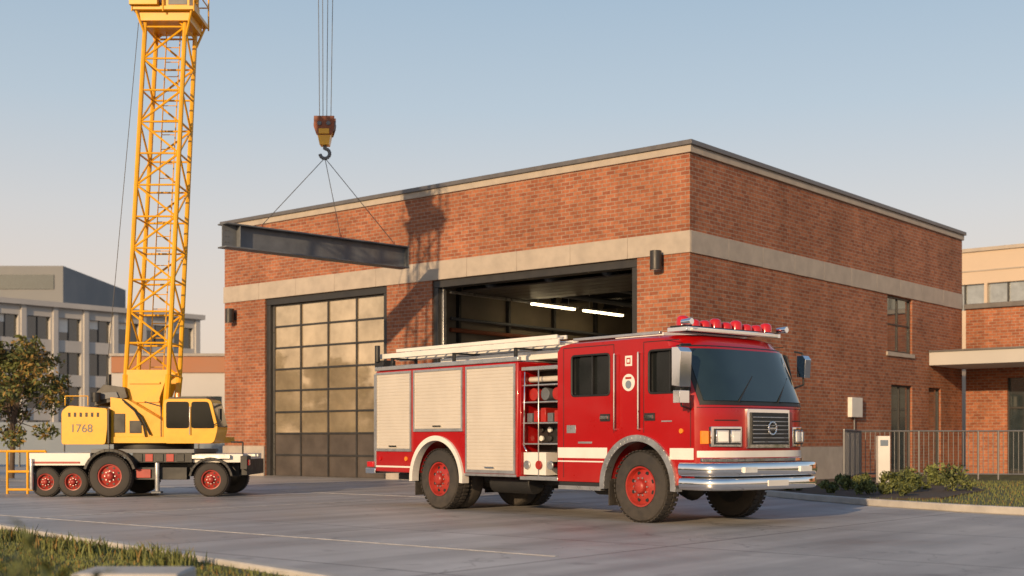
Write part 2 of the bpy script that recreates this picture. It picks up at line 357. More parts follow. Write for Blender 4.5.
# ---------------------------------------------------------------- LEFT BACKGROUND BUILDINGS
of=empty('grey_office_building',(-33.5,137,0),math.atan2(137-120,-33.5+48))
e=MB('walls',of)
ops=[]
for rI in range(4):
    for k in range(16):
        x1=-.9-k*3.3; ops.append((x1-2.4,x1,.9+rI*3.35,3.1+rI*3.35))
cells(e,-54,0,0,14.1,ops,0,.6,'office','x')
e.box(-54,-0.01,1.0,20,13.4,13.6,'roof'); e.box(-.6,0,.6,20,0,14.1,'office')
for k in range(17):
    x=-.45-k*3.3+.0; e.box(x-.25,x+.25,-.22,0,0,14.1,'office')
e.box(-54.3,.3,-.5,0,14.1,14.6,'office'); e.box(-54.3,.3,0,20,14.1,14.4,'office')
for o_ in ops:
    e.box(o_[0],o_[1],.42,.45,o_[2],o_[3],'glass'); e.box((o_[0]+o_[1])/2-.05,(o_[0]+o_[1])/2+.05,.34,.42,o_[2],o_[3],'frame')
    if random.random()<.35: e.box(o_[0]+.05,(o_[0]+o_[1])/2,.38,.41,o_[3]-random.uniform(.5,1.5),o_[3],'white')
e.done(smooth=False)
e=MB('dark_tower_building'); e.box(-90,-50,142,165,0,20.6,'office2')
for k in range(5):
    e.box(-88,-51,141.9,142,2+k*4,3.6+k*4,'glass')
e.done()
e=MB('terracotta_building'); e.box(-22,-12,70,84,4.9,5.8,'orange'); e.box(-22,-12,70.1,84,0,4.9,'office')
for k in range(3): e.box(-21.5+k*3.2,-19.2+k*3.2,70.0,70.1,1.5,3.6,'glass')
e.box(-22.1,-11.9,69.9,84.1,5.8,5.95,'cap'); e.done()
e=MB('site_hoarding_fence')
for k in range(22):
    x=-46+k*2.0; e.box(x,x+1.96,57,57.06,.1,2.0,'fblue'); e.box(x-.04,x+.0,56.95,57.12,0,2.15,'galv')
e.done(bevel=.01)
# ---------------------------------------------------------------- FIRE TRUCK
ft=empty('fire_truck',(2.77,17.3,0.006),math.atan2(-.756,.654))
W=2.35; C=W/2
def offy(y):
    u=abs(y-C)/C; return .29*u**5+.04*u*u
def Fx(z):
    if z<=1.7: return -.05-.01*(z-.5)
    if z<=2.5: return -.062-.36*(z-1.7)/.8
    return -.422-.13*(z-2.5)/.1
def ycos(u0,u1,n):
    a0=math.asin(u0);a1=math.asin(u1)
    return [C+C*math.sin(a0+(a1-a0)*k/n) for k in range(n+1)]
cab=MB('cab',ft)
def archpts(cx,cz,r,zb,n=18):
    a=math.asin((zb-cz)/r); out=[]
    for k in range(n+1):
        t=math.pi-a-(math.pi-2*a)*k/n
        out.append((cx+r*math.cos(t),cz+r*math.sin(t)))
    return out
zb=.56
profz=(zb,.9,1.2,1.5,1.7,1.9,2.1,2.3,2.5,2.58)
def cabslice(y):
    u=abs(y-C)/C; ro=.07*u**6; o=offy(y); P=[]
    for z in profz: P.append((Fx(z)-o,z-(ro if z>2.5 else 0)))
    P+= [(-.62-o*.8,2.655-ro),(-.78-o*.6,2.70-ro),(-1.3,2.725-ro),(-2.9,2.725-ro),(-3.08,2.70-ro),(-3.16,2.62-ro),(-3.16,zb)]
    P+= archpts(-1.45,.52,.67,zb)
    return P
ys=ycos(-1,1,22); vs=[]
for y in ys:
    P=cabslice(y); n=len(P); vs+=[(p[0],y,p[1]) for p in P]
fs=[]
for k in range(len(ys)-1):
    for j in range(n):
        fs.append((k*n+j,k*n+(j+1)%n,(k+1)*n+(j+1)%n,(k+1)*n+j))
bvs=cab.faces(vs,fs,'red')
winP=[rpoly([(-1.24,1.86),(-.46,1.86),(-.60,2.47),(-1.24,2.47)],.06),rpoly([(-2.84,1.86),(-2.03,1.86),(-2.03,2.47),(-2.84,2.47)],.06)]
nring=len(ys)
for side,(row,s_,y0) in enumerate(((0,1,0.0),(nring-1,-1,W))):
    ring_=[bvs[row*n+j] for j in range(n)]
    edges=[cab.bm.edges.get((ring_[j],ring_[(j+1)%n])) for j in range(n)]
    for wp in winP:
        o_=[cab.bm.verts.new((p[0],y0,p[1])) for p in wp]; i_=[cab.bm.verts.new((p[0],y0+s_*.07,p[1])) for p in wp]
        mW=len(wp)
        for k in range(mW): edges.append(cab.bm.edges.new((o_[k],o_[(k+1)%mW])))
        bi=cab.mi('black'); 
        for k in range(mW):
            q=cab.bm.faces.new((o_[k],o_[(k+1)%mW],i_[(k+1)%mW],i_[k])); q.material_index=bi
        q=cab.bm.faces.new(i_); q.material_index=cab.mi('sideglass')
    res=bmesh.ops.triangle_fill(cab.bm,use_beauty=True,use_dissolve=False,edges=edges)
    for g_ in res['geom']:
        if isinstance(g_,bmesh.types.BMFace): g_.material_index=cab.mi('red')
cabo=cab.done(bevel=.012,seg=2,ang=32)
def fblock(mb,y0,y1,z0,z1,lift,m,n=10,back=-.03):
    u0=(y0-C)/C;u1=(y1-C)/C; Y=ycos(max(-.999,u0),min(.999,u1),n); nz=max(1,int((z1-z0)/.12)); v=[];f=[]
    for y in Y:
        for layer in (lift,back):
            for k in range(nz+1):
                z=z0+(z1-z0)*k/nz; v.append((Fx(z)-offy(y)+layer,y,z))
    s_=2*(nz+1)
    for k in range(n):
        a=k*s_;b2=(k+1)*s_
        for q in range(nz):
            f.append((a+q,a+q+1,b2+q+1,b2+q)); f.append((a+nz+1+q,b2+nz+1+q,b2+nz+2+q,a+nz+2+q))
        f.append((a+nz,a+2*nz+1,b2+2*nz+1,b2+nz)); f.append((a,b2,b2+nz+1,a+nz+1))
    for a in (0,n*s_):
        for q in range(nz): f.append((a+q,a+nz+1+q,a+nz+2+q,a+q+1))
    mb.faces(v,f,m)
fr=MB('windscreen',ft)
fblock(fr,.045,W-.045,1.68,2.53,.012,'black',24); fblock(fr,.085,W-.085,1.74,2.48,.024,'cabglass',24)
fr.done()
fr=MB('front_fascia',ft)
fblock(fr,.70,1.65,1.08,1.63,.05,'chrome'); fblock(fr,.76,1.59,1.13,1.58,.075,'black')
for k in range(7): z=1.16+k*.058; fblock(fr,.78,1.57,z,z+.012,.088,'alu',6)
for y0 in (.14,1.75):
    fblock(fr,y0,y0+.46,1.10,1.38,.035,'chrome'); fblock(fr,y0+.03,y0+.43,1.13,1.35,.045,'black')
    for q in (.045,.245): fblock(fr,y0+q,y0+q+.17,1.15,1.33,.06,'chrome',5); fblock(fr,y0+q+.02,y0+q+.15,1.17,1.31,.07,'lens',5)
fblock(fr,.02,W-.02,.95,1.045,.008,'white',24); fblock(fr,.05,W-.05,.89,.94,.03,'chrome',24)
fblock(fr,.02,W-.02,1.64,1.65,.006,'black',24)
for y0 in (.20,1.80): fblock(fr,y0,y0+.36,1.46,1.475,.01,'black',8)
for y0 in (.05,W-.12): fblock(fr,y0,y0+.07,1.14,1.32,.03,'amber',3)
for k in range(14):
    t=2*math.pi*k/14; t1=2*math.pi*(k+1)/14; x=Fx(1.36)+.10
    fr.cyl((x,C+.09*math.cos(t),1.36+.09*math.sin(t)),(x,C+.09*math.cos(t1),1.36+.09*math.sin(t1)),.014,.014,'chrome',6)
fr.box(x-.01,x+.01,C-.09,C+.09,1.35,1.37,'chrome')
for y0,y1 in ((.55,1.05),(1.4,1.9)):
    fr.cyl((Fx(1.74)-offy(y0)+.05,y0,1.73),(Fx(2.15)-offy(y1)+.04,y1,2.1),.011,.011,'black',6)
fr.done(bevel=.004,seg=1)
bp=MB('front_bumper',ft)
BP=[(-.62,-.02),(-.30,-.03),(-.18,-.01),(-.08,.05),(-.01,.14),(.04,.26),(.08,.5),(.095,.8),(.10,C)]
BP=BP+[(x_,W-y_) for x_,y_ in BP[:-1][::-1]]
def bband(z0,z1,bulge,m,ns=8):
    # horizontal bumper bar with a rounded cross-section, swept along the bumper plan curve
    nrm_=[]
    for k in range(len(BP)):
        a=Vector(BP[max(0,k-1)]);b2=Vector(BP[min(len(BP)-1,k+1)]); t=(b2-a).normalized(); nrm_.append(Vector((t.y,-t.x)))
    v=[];f=[]; q_=ns+1
    for k,p in enumerate(BP):
        for j in range(q_):
            th=math.pi*j/ns; o_=bulge*math.sin(th)**.7 if 0<j<ns else 0; z=(z0+z1)/2-(z1-z0)/2*math.cos(th)
            v.append((p[0]+nrm_[k].x*o_,p[1]+nrm_[k].y*o_,z))
    for k in range(len(BP)-1):
        for j in range(ns): f.append((k*q_+j,(k+1)*q_+j,(k+1)*q_+j+1,k*q_+j+1))
    bp.faces(v,f,m)
bp.prism([(x_-.05 if 0<k<len(BP)-1 else x_,min(max(y_,.0),W)) for k,(x_,y_) in enumerate(BP)],.50,.87,'black')
bband(.50,.67,.045,'chrome'); bband(.69,.88,.055,'chrome')
for y in (.55,1.8): bp.box(.12,.165,y-.13,y+.13,.745,.82,'lens')
bp.box(.10,.152,.95,1.4,.55,.63,'white')
bp.done(ang=60)
tr=MB('side_trim',ft)
def ring(mb,cx,cz,r0,r1,ya,yb,m,a0=-4,a1=184,n=28):
    A=[R(a0+(a1-a0)*k/n) for k in range(n+1)]
    for a,b2 in zip(A[:-1],A[1:]):
        p=[(cx+r0*math.cos(a),cz+r0*math.sin(a)),(cx+r1*math.cos(a),cz+r1*math.sin(a)),(cx+r1*math.cos(b2),cz+r1*math.sin(b2)),(cx+r0*math.cos(b2),cz+r0*math.sin(b2))]
        mb.prism(p,ya,yb,m,'y')
for ya,yb in ((-.045,.10),(W-.10,W+.045)):
    ring(tr,-1.45,.52,.655,.75,ya,yb,'alu'); ring(tr,-6.21,.52,.665,.75,ya,yb,'white')
for s_,y0 in ((-1,0),(1,W)):
    def sb(x0,x1,z0,z1,m,d=.004): tr.box(x0,x1,y0,y0+s_*d,z0,z1,m)
    sb(-3.15,-2.08,.92,1.08,'white'); sb(-.84,-.40,.92,1.08,'white')
    sb(-3.15,-2.16,.86,.88,'white')
    for x in (-3.02,-1.94,-1.34):
        sb(x-.006,x+.006,.62 if x<-2.1 else 1.3,2.60,'black',.003)
    sb(-.46,-.448,1.1,1.74,'black',.003); sb(-3.02,-1.94,2.593,2.605,'black',.003); sb(-1.34,-.66,2.593,2.605,'black',.003)
    for wp in winP:
        mW=len(wp)
        for k in range(mW):
            p=wp[k];q=wp[(k+1)%mW]; tr.cyl((p[0],y0,p[1]),(q[0],y0,q[1]),.017,.017,'black',6)
    for xm in (-.86,-2.42): tr.box(xm-.013,xm+.013,y0-s_*.065,y0-s_*.02,1.865,2.465,'black')
    for x in (-2.12,-1.22): tr.box(x-.08,x+.08,y0+s_*.012,y0+s_*.04,1.50,1.55,'chrome'); tr.box(x-.1,x+.1,y0,y0+s_*.012,1.47,1.58,'black')
    for x in (-1.88,-1.40):
        tr.cyl((x,y0+s_*.06,1.35),(x,y0+s_*.06,2.45),.014,.014,'chrome',8)
        for z in (1.35,2.45): tr.cyl((x,y0,z),(x,y0+s_*.06,z),.014,.014,'chrome',8)
    tr.cyl((-1.64,y0,2.03),(-1.64,y0+s_*.006,2.03),.125,.125,'white',28); tr.cyl((-1.64,y0+s_*.006,2.0),(-1.64,y0+s_*.009,2.0),.06,.06,'fblue',28); tr.box(-1.70,-1.58,y0+s_*.006,y0+s_*.009,2.08,2.11,'redrim')
    sb(-1.71,-1.57,2.27,2.42,'white'); tr.box(-1.68,-1.60,y0+s_*.004,y0+s_*.007,2.30,2.39,'redrim'); tr.box(-1.665,-1.615,y0+s_*.007,y0+s_*.009,2.32,2.37,'white')
    sb(-2.7,-2.4,1.14,1.17,'alu'); sb(-1.0,-.8,1.45,1.47,'alu'); sb(-2.95,-2.75,1.3,1.42,'alu')
    tr.cyl((-.62,y0,1.32),(-.62,y0+s_*.02,1.32),.035,.035,'amber',14)
    tr.box(-3.12,-2.2,y0+s_*.02,y0-s_*.2,.44,.5,'alu'); tr.box(-3.12,-2.2,y0+s_*.0,y0-s_*.18,.50,.555,'black')
tr.done(bevel=.003,seg=1)
mr_=MB('mirrors',ft)
for s_,y0,dy,k_ in ((-1,0,.28,1.0),(1,W,.12,.62)):
    y=y0+s_*dy; hw_=.115*k_; zt=2.46; zb_=zt-.54*k_
    mr_.prism([(-.45,zb_+.02),(-.31,zb_),(-.29,zt-.06),(-.34,zt),(-.45,zt)],y-hw_,y+hw_,'chrome','y')
    mr_.box(-.457,-.45,y-hw_*.8,y+hw_*.8,zb_+.04,zt-.04,'cabglass')
    if k_==1: mr_.prism([(-.44,1.70),(-.32,1.70),(-.32,1.87),(-.44,1.87)],y-.1,y+.1,'chrome','y')
    mr_.path([(-.46,y0,2.52),(-.40,y,2.50),(-.38,y,1.66 if k_==1 else zb_-.1),(-.45,y0,1.62 if k_==1 else zb_-.15)],.015,'black',8)
mr_.done(bevel=.03,seg=3)
lb=MB('light_bar',ft)
lb.box(-1.0,-.62,.12,W-.12,2.725,2.79,'chrome')
lb.box(-.62,-.6,.2,W-.2,2.735,2.775,'white')
for k in range(9):
    y=.24+k*(W-.48)/8
    h=.16 if k in (0,3,5,8) else .12
    lb.lathe((-.81,y,2.80),[(.0,h),(.05,h-.005),(.08,h-.025),(.092,h-.06),(.097,0)],'beacon',20,axis='z')
lb.box(-.95,-.67,.12,W-.12,2.79,2.812,'black')
for y in (.10,W-.10): lb.cyl((-.70,y,2.85),(-.52,y,2.85),.04,.05,'chrome',14)
lb.done(bevel=.006,seg=1)
rf=MB('cab_roof_fittings',ft)
rf.box(-3.0,-1.2,.18,.24,2.72,2.76,'alu'); rf.box(-3.0,-1.2,W-.24,W-.18,2.72,2.76,'alu')
rf.box(-2.6,-1.6,.7,W-.7,2.72,2.80,'white'); rf.cyl((-1.3,1.9,2.72),(-1.3,1.9,3.05),.006,.006,'black',5)
rf.done(bevel=.01)
rb=MB('equipment_body',ft)
bx0,bx1=-8.05,-4.09
P=[(bx1,.60),(bx1,2.45),(bx0,2.45),(bx0,.62)]+archpts(-6.21,.52,.68,.61)
rb.prism(P,0,W,'red','y'); rb.done(bevel=.02)
sh=MB('roller_shutters',ft)
S=[(-8.0,-6.95,1.02,2.38),(-6.85,-5.5,1.37,2.38),(-5.38,-4.15,.68,2.38)]
for s_,y0 in ((-1,0),(1,W)):
    for a,b_,z0,z1 in S:
        sh.box(a-.02,a+.02,y0,y0+s_*.03,z0-.03,z1+.04,'alu'); sh.box(b_-.02,b_+.02,y0,y0+s_*.03,z0-.03,z1+.04,'alu')
        sh.box(a+.02,b_-.02,y0,y0+s_*.03,z1,z1+.04,'alu'); sh.box(a+.02,b_-.02,y0,y0+s_*.028,z0-.03,z0+.02,'alu')
        sh.box(a+.02,b_-.02,y0,y0+s_*.008,z0+.02,z1,'shutter')
        nz=int((z1-z0-.02)/.055); hh=(z1-z0-.02)/nz
        for k in range(nz):
            za=z0+.02+k*hh
            sh.prism([(y0+s_*.007,za+.001),(y0+s_*.014,za+.006),(y0+s_*.0155,za+hh*.5),(y0+s_*.014,za+hh-.006),(y0+s_*.007,za+hh-.001)],a+.02,b_-.02,'shutter','x')
        sh.box((a+b_)/2-.12,(a+b_)/2+.12,y0+s_*.018,y0+s_*.04,z0+.05,z0+.075,'chrome')
    sh.box(-8.04,-6.92,y0,y0+s_*.005,.70,.73,'white')
    sh.box(-5.45,-4.12,y0,y0+s_*.012,.60,.64,'alu')
    for x in (-7.9,-7.1): sh.cyl((x,y0,.86),(x,y0+s_*.02,.86),.04,.04,'beacon' if x<-7.5 else 'amber',14)
sh.done()
rt=MB('body_roof_and_rear',ft)
rt.box(bx0-.02,bx1+.02,-.015,.06,2.455,2.53,'alu'); rt.box(bx0-.02,bx1+.02,W-.06,W+.015,2.455,2.53,'alu'); rt.box(bx0,bx1,.06,W-.06,2.455,2.475,'alu')
rt.box(-8.36,-8.05,-.02,W+.02,.58,.68,'chrome'); rt.box(-8.12,-8.05,.0,.08,.7,2.4,'alu'); rt.box(-8.12,-8.05,W-.08,W,.7,2.4,'alu')
for y in (.16,W-.16): rt.box(-8.1,-8.05,y-.06,y+.06,1.2,1.6,'beacon')
rt.box(-8.3,-8.1,-.03,.04,.70,.80,'beacon')
rt.box(-8.09,-8.055,.5,W-.5,.8,2.3,'shutter')
rt.box(-6.7,-3.3,.45,W-.35,2.50,2.64,'white')
for k in range(6): rt.box(-7.9,-6.75,.5+k*.25,.7+k*.25,2.49,2.53+.03*(k%2),'white')
rt.done(bevel=.012)
ld=MB('roof_ladder',ft)
for y in (.12,.52):
    ld.box(-8.15,-3.25,y-.02,y+.02,2.68,2.77,'white')
for k in range(17):
    x=-8.0+k*.29; ld.cyl((x,.12,2.73),(x,.52,2.73),.016,.016,'alu',8)
for y in (.22,.42): ld.box(-7.7,-3.4,y-.018,y+.018,2.79,2.85,'white')
for k in range(15):
    x=-7.5+k*.29; ld.cyl((x,.22,2.82),(x,.42,2.82),.013,.013,'white',8)
for x in (-7.6,-5.8,-4.2):
    for y in (.05,.58): ld.box(x-.03,x+.03,y-.02,y+.02,2.50,2.68,'black')
    ld.box(x-.03,x+.03,.03,.6,2.65,2.68,'black')
ld.box(-8.12,-7.85,.02,.3,2.53,2.65,'black'); ld.cyl((-8.0,.0,2.62),(-8.0,.0,2.92),.05,.05,'black',10)
ld.cyl((-8.2,.66,2.72),(-3.4,.66,2.72),.05,.05,'white',12)
ld.done(bevel=.004,seg=1)
pp=MB('pump_panel',ft)
x0,x1=-4.07,-3.18
pp.box(x0,x1,.40,W-.40,.62,2.30,'black'); pp.box(x0,x1,.02,W-.02,.56,.62,'alu'); pp.box(x0,x1,.05,W-.05,2.30,2.36,'alu')
for z in (1.12,1.45,1.78,2.05): pp.box(x0,x1,.04,.40,z,z+.025,'alu'); pp.box(x0,x1,W-.40,W-.04,z,z+.025,'alu')
for s_,y0 in ((1,0.),(-1,W)):
    pp.box(x0,x0+.05,y0+s_*.0,y0+s_*.4,.62,2.30,'red')
    pp.box(x1-.04,x1,y0+s_*.06,y0+s_*.12,.62,2.30,'alu'); pp.box(x0+.42,x0+.44,y0+s_*.03,y0+s_*.05,.62,2.30,'alu')
    pp.box(x0+.06,x1-.3,y0+s_*.05,y0+s_*.3,.64,1.0,'white')
    for k,(cx,cz) in enumerate(((-3.9,.80),(-3.62,.80),(-3.35,.80))):
        pp.cyl((cx,y0+s_*.36,cz),(cx,y0+s_*.04,cz),.05,.06,'chrome',16); pp.cyl((cx,y0+s_*.04,cz),(cx,y0+s_*.01,cz),.07,.07,'redrim' if k%2 else 'alu',16)
    for k in range(4):
        for q in range(2): pp.cyl((-3.92+k*.2,y0+s_*.38,1.24+q*.14-.02),(-3.92+k*.2,y0+s_*.34,1.24+q*.14-.02),.045,.045,'lens' if (k*3+q)%4==0 else 'frame',14)
    for k in range(5):
        pp.box(-3.98+k*.16,-3.86+k*.16,y0+s_*.10,y0+s_*.38,1.48,1.62+.04*(k%3),'redrim' if k%3 else 'steel')
    for k in range(3): pp.cyl((-3.85+k*.27,y0+s_*.12,1.92),(-3.85+k*.27,y0+s_*.38,1.92),.10,.10,'redrim' if k%2==0 else 'steel',16)
    pp.cyl((x0+.06,y0+s_*.2,2.16),(x1-.05,y0+s_*.2,2.16),.045,.045,'shutter',12)
    pp.path([(-3.98,y0+s_*.05,2.28),(-3.98,y0+s_*.03,1.1),(-3.9,y0+s_*.03,1.0)],.014,'chrome',8)
pp.done(bevel=.005,seg=1)
ch=MB('chassis',ft)
ch.box(-8.2,-.35,.62,.74,.46,.70,'black'); ch.box(-8.2,-.35,W-.74,W-.62,.46,.70,'black')
ch.box(-7.9,-.4,.5,W-.5,.62,1.25,'black')
for x in (-1.45,-6.21): ch.cyl((x,.2,.52),(x,W-.2,.52),.09,.09,'black',12); ch.lathe((x,C,.52),[(.0,-.3),(.16,-.2),(.24,0),(.16,.2),(0,.3)],'black',16)
ch.cyl((-5.2,.5,.48),(-4.2,.5,.48),.17,.17,'black',16); ch.cyl((-2.8,.55,.5),(-2.2,.55,.5),.15,.15,'black',16)
ch.box(-5.3,-4.2,W-.5,W-.1,.34,.6,'black'); ch.box(-2.12,-2.10,.06,.6,.22,.62,'rubber'); ch.box(-6.92,-6.90,.05,.7,.22,.62,'rubber'); ch.box(-6.92,-6.90,W-.7,W-.05,.22,.62,'rubber')
ch.done(bevel=.01)
def wheel(name,parent,c,r,wd,s_,rim='redrim',dual=False,nl=10):
    mb=MB(name,parent); x,y,z=c; q=-s_
    k=r/.52
    rimr=.29*k
    T=[(rimr,.03),(rimr+.02*k,.0),(r-.09*k,-.005),(r-.03*k,.012),(r-.004*k,.045),(r,wd*.3),(r,wd*.7),(r-.004*k,wd-.045),(r-.03*k,wd-.012),(r-.09*k,wd),(rimr,wd-.02)]
    mb.lathe((x,y,z),T,'rubber',48,sgn=q)
    for kk in range(44):
        t=2*math.pi*kk/44
        for ya,yb,sh_ in ((.012,wd*.44,0),(wd*.56,wd-.012,.5)):
            t2=t+sh_*2*math.pi/44; cc=Vector((x+(r-.004)*math.cos(t2),0,z+(r-.004)*math.sin(t2))); d=Vector((-math.sin(t2),0,math.cos(t2))); rd=Vector((math.cos(t2),0,math.sin(t2)))
            hw=r*math.pi/44*.62; v=[]
            for yy in (ya,yb):
                for a,b2 in ((-1,0),(1,0),(1,1),(-1,1)):
                    p=cc+d*(a*hw)+rd*(b2*.013); v.append((p.x,y+q*yy,p.z))
            mb.faces(v,[(0,1,2,3),(4,7,6,5),(0,4,5,1),(1,5,6,2),(2,6,7,3),(3,7,4,0)],'rubber')
    Rm=[(rimr,.03),(rimr+.004,.012),(rimr-.018*k,.014),(rimr-.03*k,.05),(rimr-.045*k,.085),(.20*k,.075),(.15*k,.045),(.105*k,.04)]
    mb.lathe((x,y,z),Rm,rim,40,sgn=q)
    mb.lathe((x,y,z),[(.105*k,.04),(.10*k,-.01),(.085*k,-.03),(.05*k,-.045),(0,-.048)],rim,24,sgn=q)
    for kk in range(nl):
        t=2*math.pi*kk/nl; cx,cz=x+.128*k*math.cos(t),z+.128*k*math.sin(t)
        mb.cyl((cx,y+q*.05,cz),(cx,y+q*.012,cz),.014*k,.014*k,'alu',6)
    for kk in range(8):
        t=2*math.pi*(kk+.5)/8; cx,cz=x+.205*k*math.cos(t),z+.205*k*math.sin(t)
        mb.cyl((cx,y+q*.095,cz),(cx,y+q*.068,cz),.03*k,.03*k,'black',10)
    if dual:
        T2=[(a,b2+wd+.06) for a,b2 in T]; mb.lathe((x,y,z),T2,'rubber',48,sgn=q)
    mb.lathe((x,y,z),[(rimr,wd-.02),(.1,wd-.06),(0,wd-.06)],'black',24,sgn=q)
    return mb.done()
k_=1
for x,y,s_,du in ((-1.45,.03,-1,False),(-1.45,W-.03,1,False),(-6.21,.03,-1,True),(-6.21,W-.03,1,True)):
    wheel('wheel_%d'%k_,ft,(x,y,.52),.52,.28,s_,dual=du); k_+=1
# ---------------------------------------------------------------- CRANE
OX,OY=-10.13,26.8
cr=empty('mobile_tower_crane',(OX,OY,0.006),0)
k_=1
for x,r_,yo in ((.32,.31,0),(.90,.31,0),(1.74,.44,-.22),(3.80,.36,0)):
    wheel('wheel_%d'%k_,cr,(x,yo,r_),r_,.26,-1,nl=8); k_+=1
    wheel('wheel_%d'%k_,cr,(x,2.2,r_),r_,.26,1,nl=8); k_+=1
c=MB('carrier_chassis',cr)
c.box(0,1.28,-.05,2.25,.66,.92,'white'); c.box(-.06,0,.1,2.1,.5,.9,'office2'); c.box(.05,4.3,.45,1.8,.42,.70,'black')
c.box(1.28,3.45,.0,2.2,.92,1.0,'office2'); c.box(2.15,3.4,.02,2.2,.72,.92,'black'); c.box(3.35,4.45,.1,2.1,.72,.90,'white'); c.box(4.4,4.52,.2,2.0,.45,.78,'black')
c.box(3.4,4.2,.0,.35,.80,.88,'alu'); c.box(4.42,4.56,.0,.4,.58,.86,'black'); c.box(4.56,4.59,.05,.2,.66,.78,'beacon'); c.box(4.2,4.7,.5,.62,.84,.9,'alu')
ring(c,1.74,.45,.50,.56,-.24,.1,'black',15,165,14); ring(c,3.8,.36,.42,.47,-.02,.3,'black',10,170,14)
c.box(.07,1.07,-.06,-.05,.70,.74,'redrim')
for k in range(5): c.box(2.2+k*.22,2.36+k*.22,-.0,.02,.74,.90,'redrim' if k%2 else 'black')
c.box(2.2,3.3,-.02,.25,.36,.62,'black'); c.cyl((2.7,-.1,.72),(2.7,-.1,.12),.05,.05,'alu',10); c.box(2.6,2.8,-.2,0,.08,.12,'steel')
c.cyl((2.9,.1,.5),(3.2,.1,.5),.10,.10,'redrim',14); c.box(2.25,2.55,-.06,-.02,.40,.58,'redrim')
c.cyl((.06,-.08,.15),(.06,-.08,.8),.04,.04,'alu',10)
c.path([(4.45,.1,.9),(4.45,.1,1.15),(4.2,.1,1.15)],.02,'black',6)
c.done(bevel=.015)
c=MB('slewing_house',cr)
c.cyl((2.3,1.1,1.0),(2.3,1.1,1.13),.85,.85,'black',32)
c.box(.70,3.85,.12,2.05,1.13,1.26,'yellow')
c.prism(rpoly([(.66,1.10),(1.58,1.10),(1.62,1.45),(1.62,1.86),(.80,1.92),(.66,1.80)],.06,3),.0,2.15,'yellow','y')
c.box(.60,.66,.15,2.0,1.2,1.75,'black')
c.prism([(1.64,1.26),(2.75,1.26),(2.75,1.6),(2.0,2.05),(1.64,2.1)],.15,.85,'yellow','y')
c.prism([(1.22,1.92),(1.92,2.1),(1.86,2.32),(1.42,2.38),(1.25,2.2)],.4,1.7,'frame','y')
c.prism([(1.3,2.05),(1.75,2.1),(1.7,2.22),(1.35,2.2)],.36,.4,'steel','y')
for k in range(6): c.box(.80+k*.12,.85+k*.12,-.006,.0,1.68,1.77,'black')
c.box(1.63,1.66,-.01,.2,1.12,1.84,'frame')
c.box(1.72,1.95,.13,.15,1.35,1.75,'black'); c.box(2.05,2.3,.135,.15,1.34,1.6,'black')
c.cyl((1.5,.5,2.30),(1.5,.5,2.6),.05,.05,'black',12); c.cyl((1.3,.25,2.0),(1.3,.25,2.2),.10,.10,'black',14)
c.path([(.72,.05,1.92),(.72,.05,2.12),(1.2,.05,2.12),(1.2,.05,1.92)],.012,'yellow',6)
c.path([(2.75,.02,1.26),(2.75,.02,1.9),(2.4,.02,2.0)],.014,'frame',6)
c.path([(1.95,.12,2.0),(2.3,.1,1.7),(2.5,.1,1.3)],.022,'black',6)
c.path([(1.9,.12,2.05),(2.15,.08,1.85),(2.35,.1,1.5),(2.4,.1,1.26)],.018,'black',6)
c.cyl((2.0,.9,2.0),(2.0,1.5,2.0),.22,.22,'cable',20)
c.done(bevel=.02)
tx=bpy.data.curves.new('fleet_number','FONT'); tx.body='1768'; tx.size=.24; tx.extrude=.002; tx.materials.append(M['steel'])
to=bpy.data.objects.new('fleet_number',tx); sc.collection.objects.link(to); to.parent=cr; to.location=(.84,-.006,1.36); to.rotation_euler=(R(90),0,0)
c=MB('operator_cab',cr)
c.prism(rpoly([(2.80,1.12),(3.86,1.12),(3.95,1.45),(3.80,2.06),(2.80,2.06)],.10,5),.0,.95,'yellow','y')
c.prism(rpoly([(2.86,1.44),(3.34,1.44),(3.34,2.0),(2.86,2.0)],.06,4),-.010,.0,'sideglass','y'); c.prism(rpoly([(3.39,1.44),(3.89,1.44),(3.75,2.0),(3.39,2.0)],.06,4),-.010,.0,'sideglass','y')
c.prism([(3.925,1.47),(3.955,1.47),(3.825,1.98),(3.795,1.98)],.06,.9,'cabglass','y')
c.prism([(2.86,2.05),(3.72,2.05),(3.68,2.10),(2.9,2.10)],.1,.85,'frame','y')
c.cyl((3.365,-.04,1.3),(3.365,-.04,1.9),.012,.012,'alu',6); c.cyl((3.0,.4,2.10),(3.0,.4,2.2),.06,.05,'amber',12)
c.path([(3.86,-.05,1.5),(4.05,-.12,1.6),(4.05,-.12,1.85)],.012,'black',6); c.box(4.0,4.04,-.2,-.04,1.62,1.85,'black')
c.done(bevel=.02)
mast=MB('lattice_mast',cr)
def mp_(z): return 2.22+.0505*(z-1.2)
yc=1.05
def leg(sx,sy,z,hw): return Vector((mp_(z)+sx*hw,yc+sy*hw,z))
HW=lambda z: .46-.004*max(0,z-2.6)
for sx in (-1,1):
    for sy in (-1,1):
        mast.cyl(leg(sx,sy,1.26,.40),leg(sx,sy,2.6,.46),.08,.07,'yellow',8)
for sy in (-1,1):
    v=[]
    for yy in (yc+sy*.46,yc+sy*.50):
        v+= [(mp_(1.3)-.40,yy,1.3),(mp_(1.3)+.40,yy,1.3),(mp_(2.1)+.30,yy,2.1),(mp_(2.7)+.48,yy,2.7),(mp_(2.7)-.48,yy,2.7),(mp_(2.1)-.44,yy,2.1)]
    mast.faces(v,[(5,4,3,2,1,0),(6,7,8,9,10,11)]+[(i_,(i_+1)%6,6+(i_+1)%6,6+i_) for i_ in range(6)],'yellow')
for zz in (1.6,2.0,2.4): mast.box(mp_(zz)-.36,mp_(zz)+.3,yc-.54,yc-.50,zz,zz+.04,'yellow')
z=2.6; bay=.68; top=17.2; kk=0
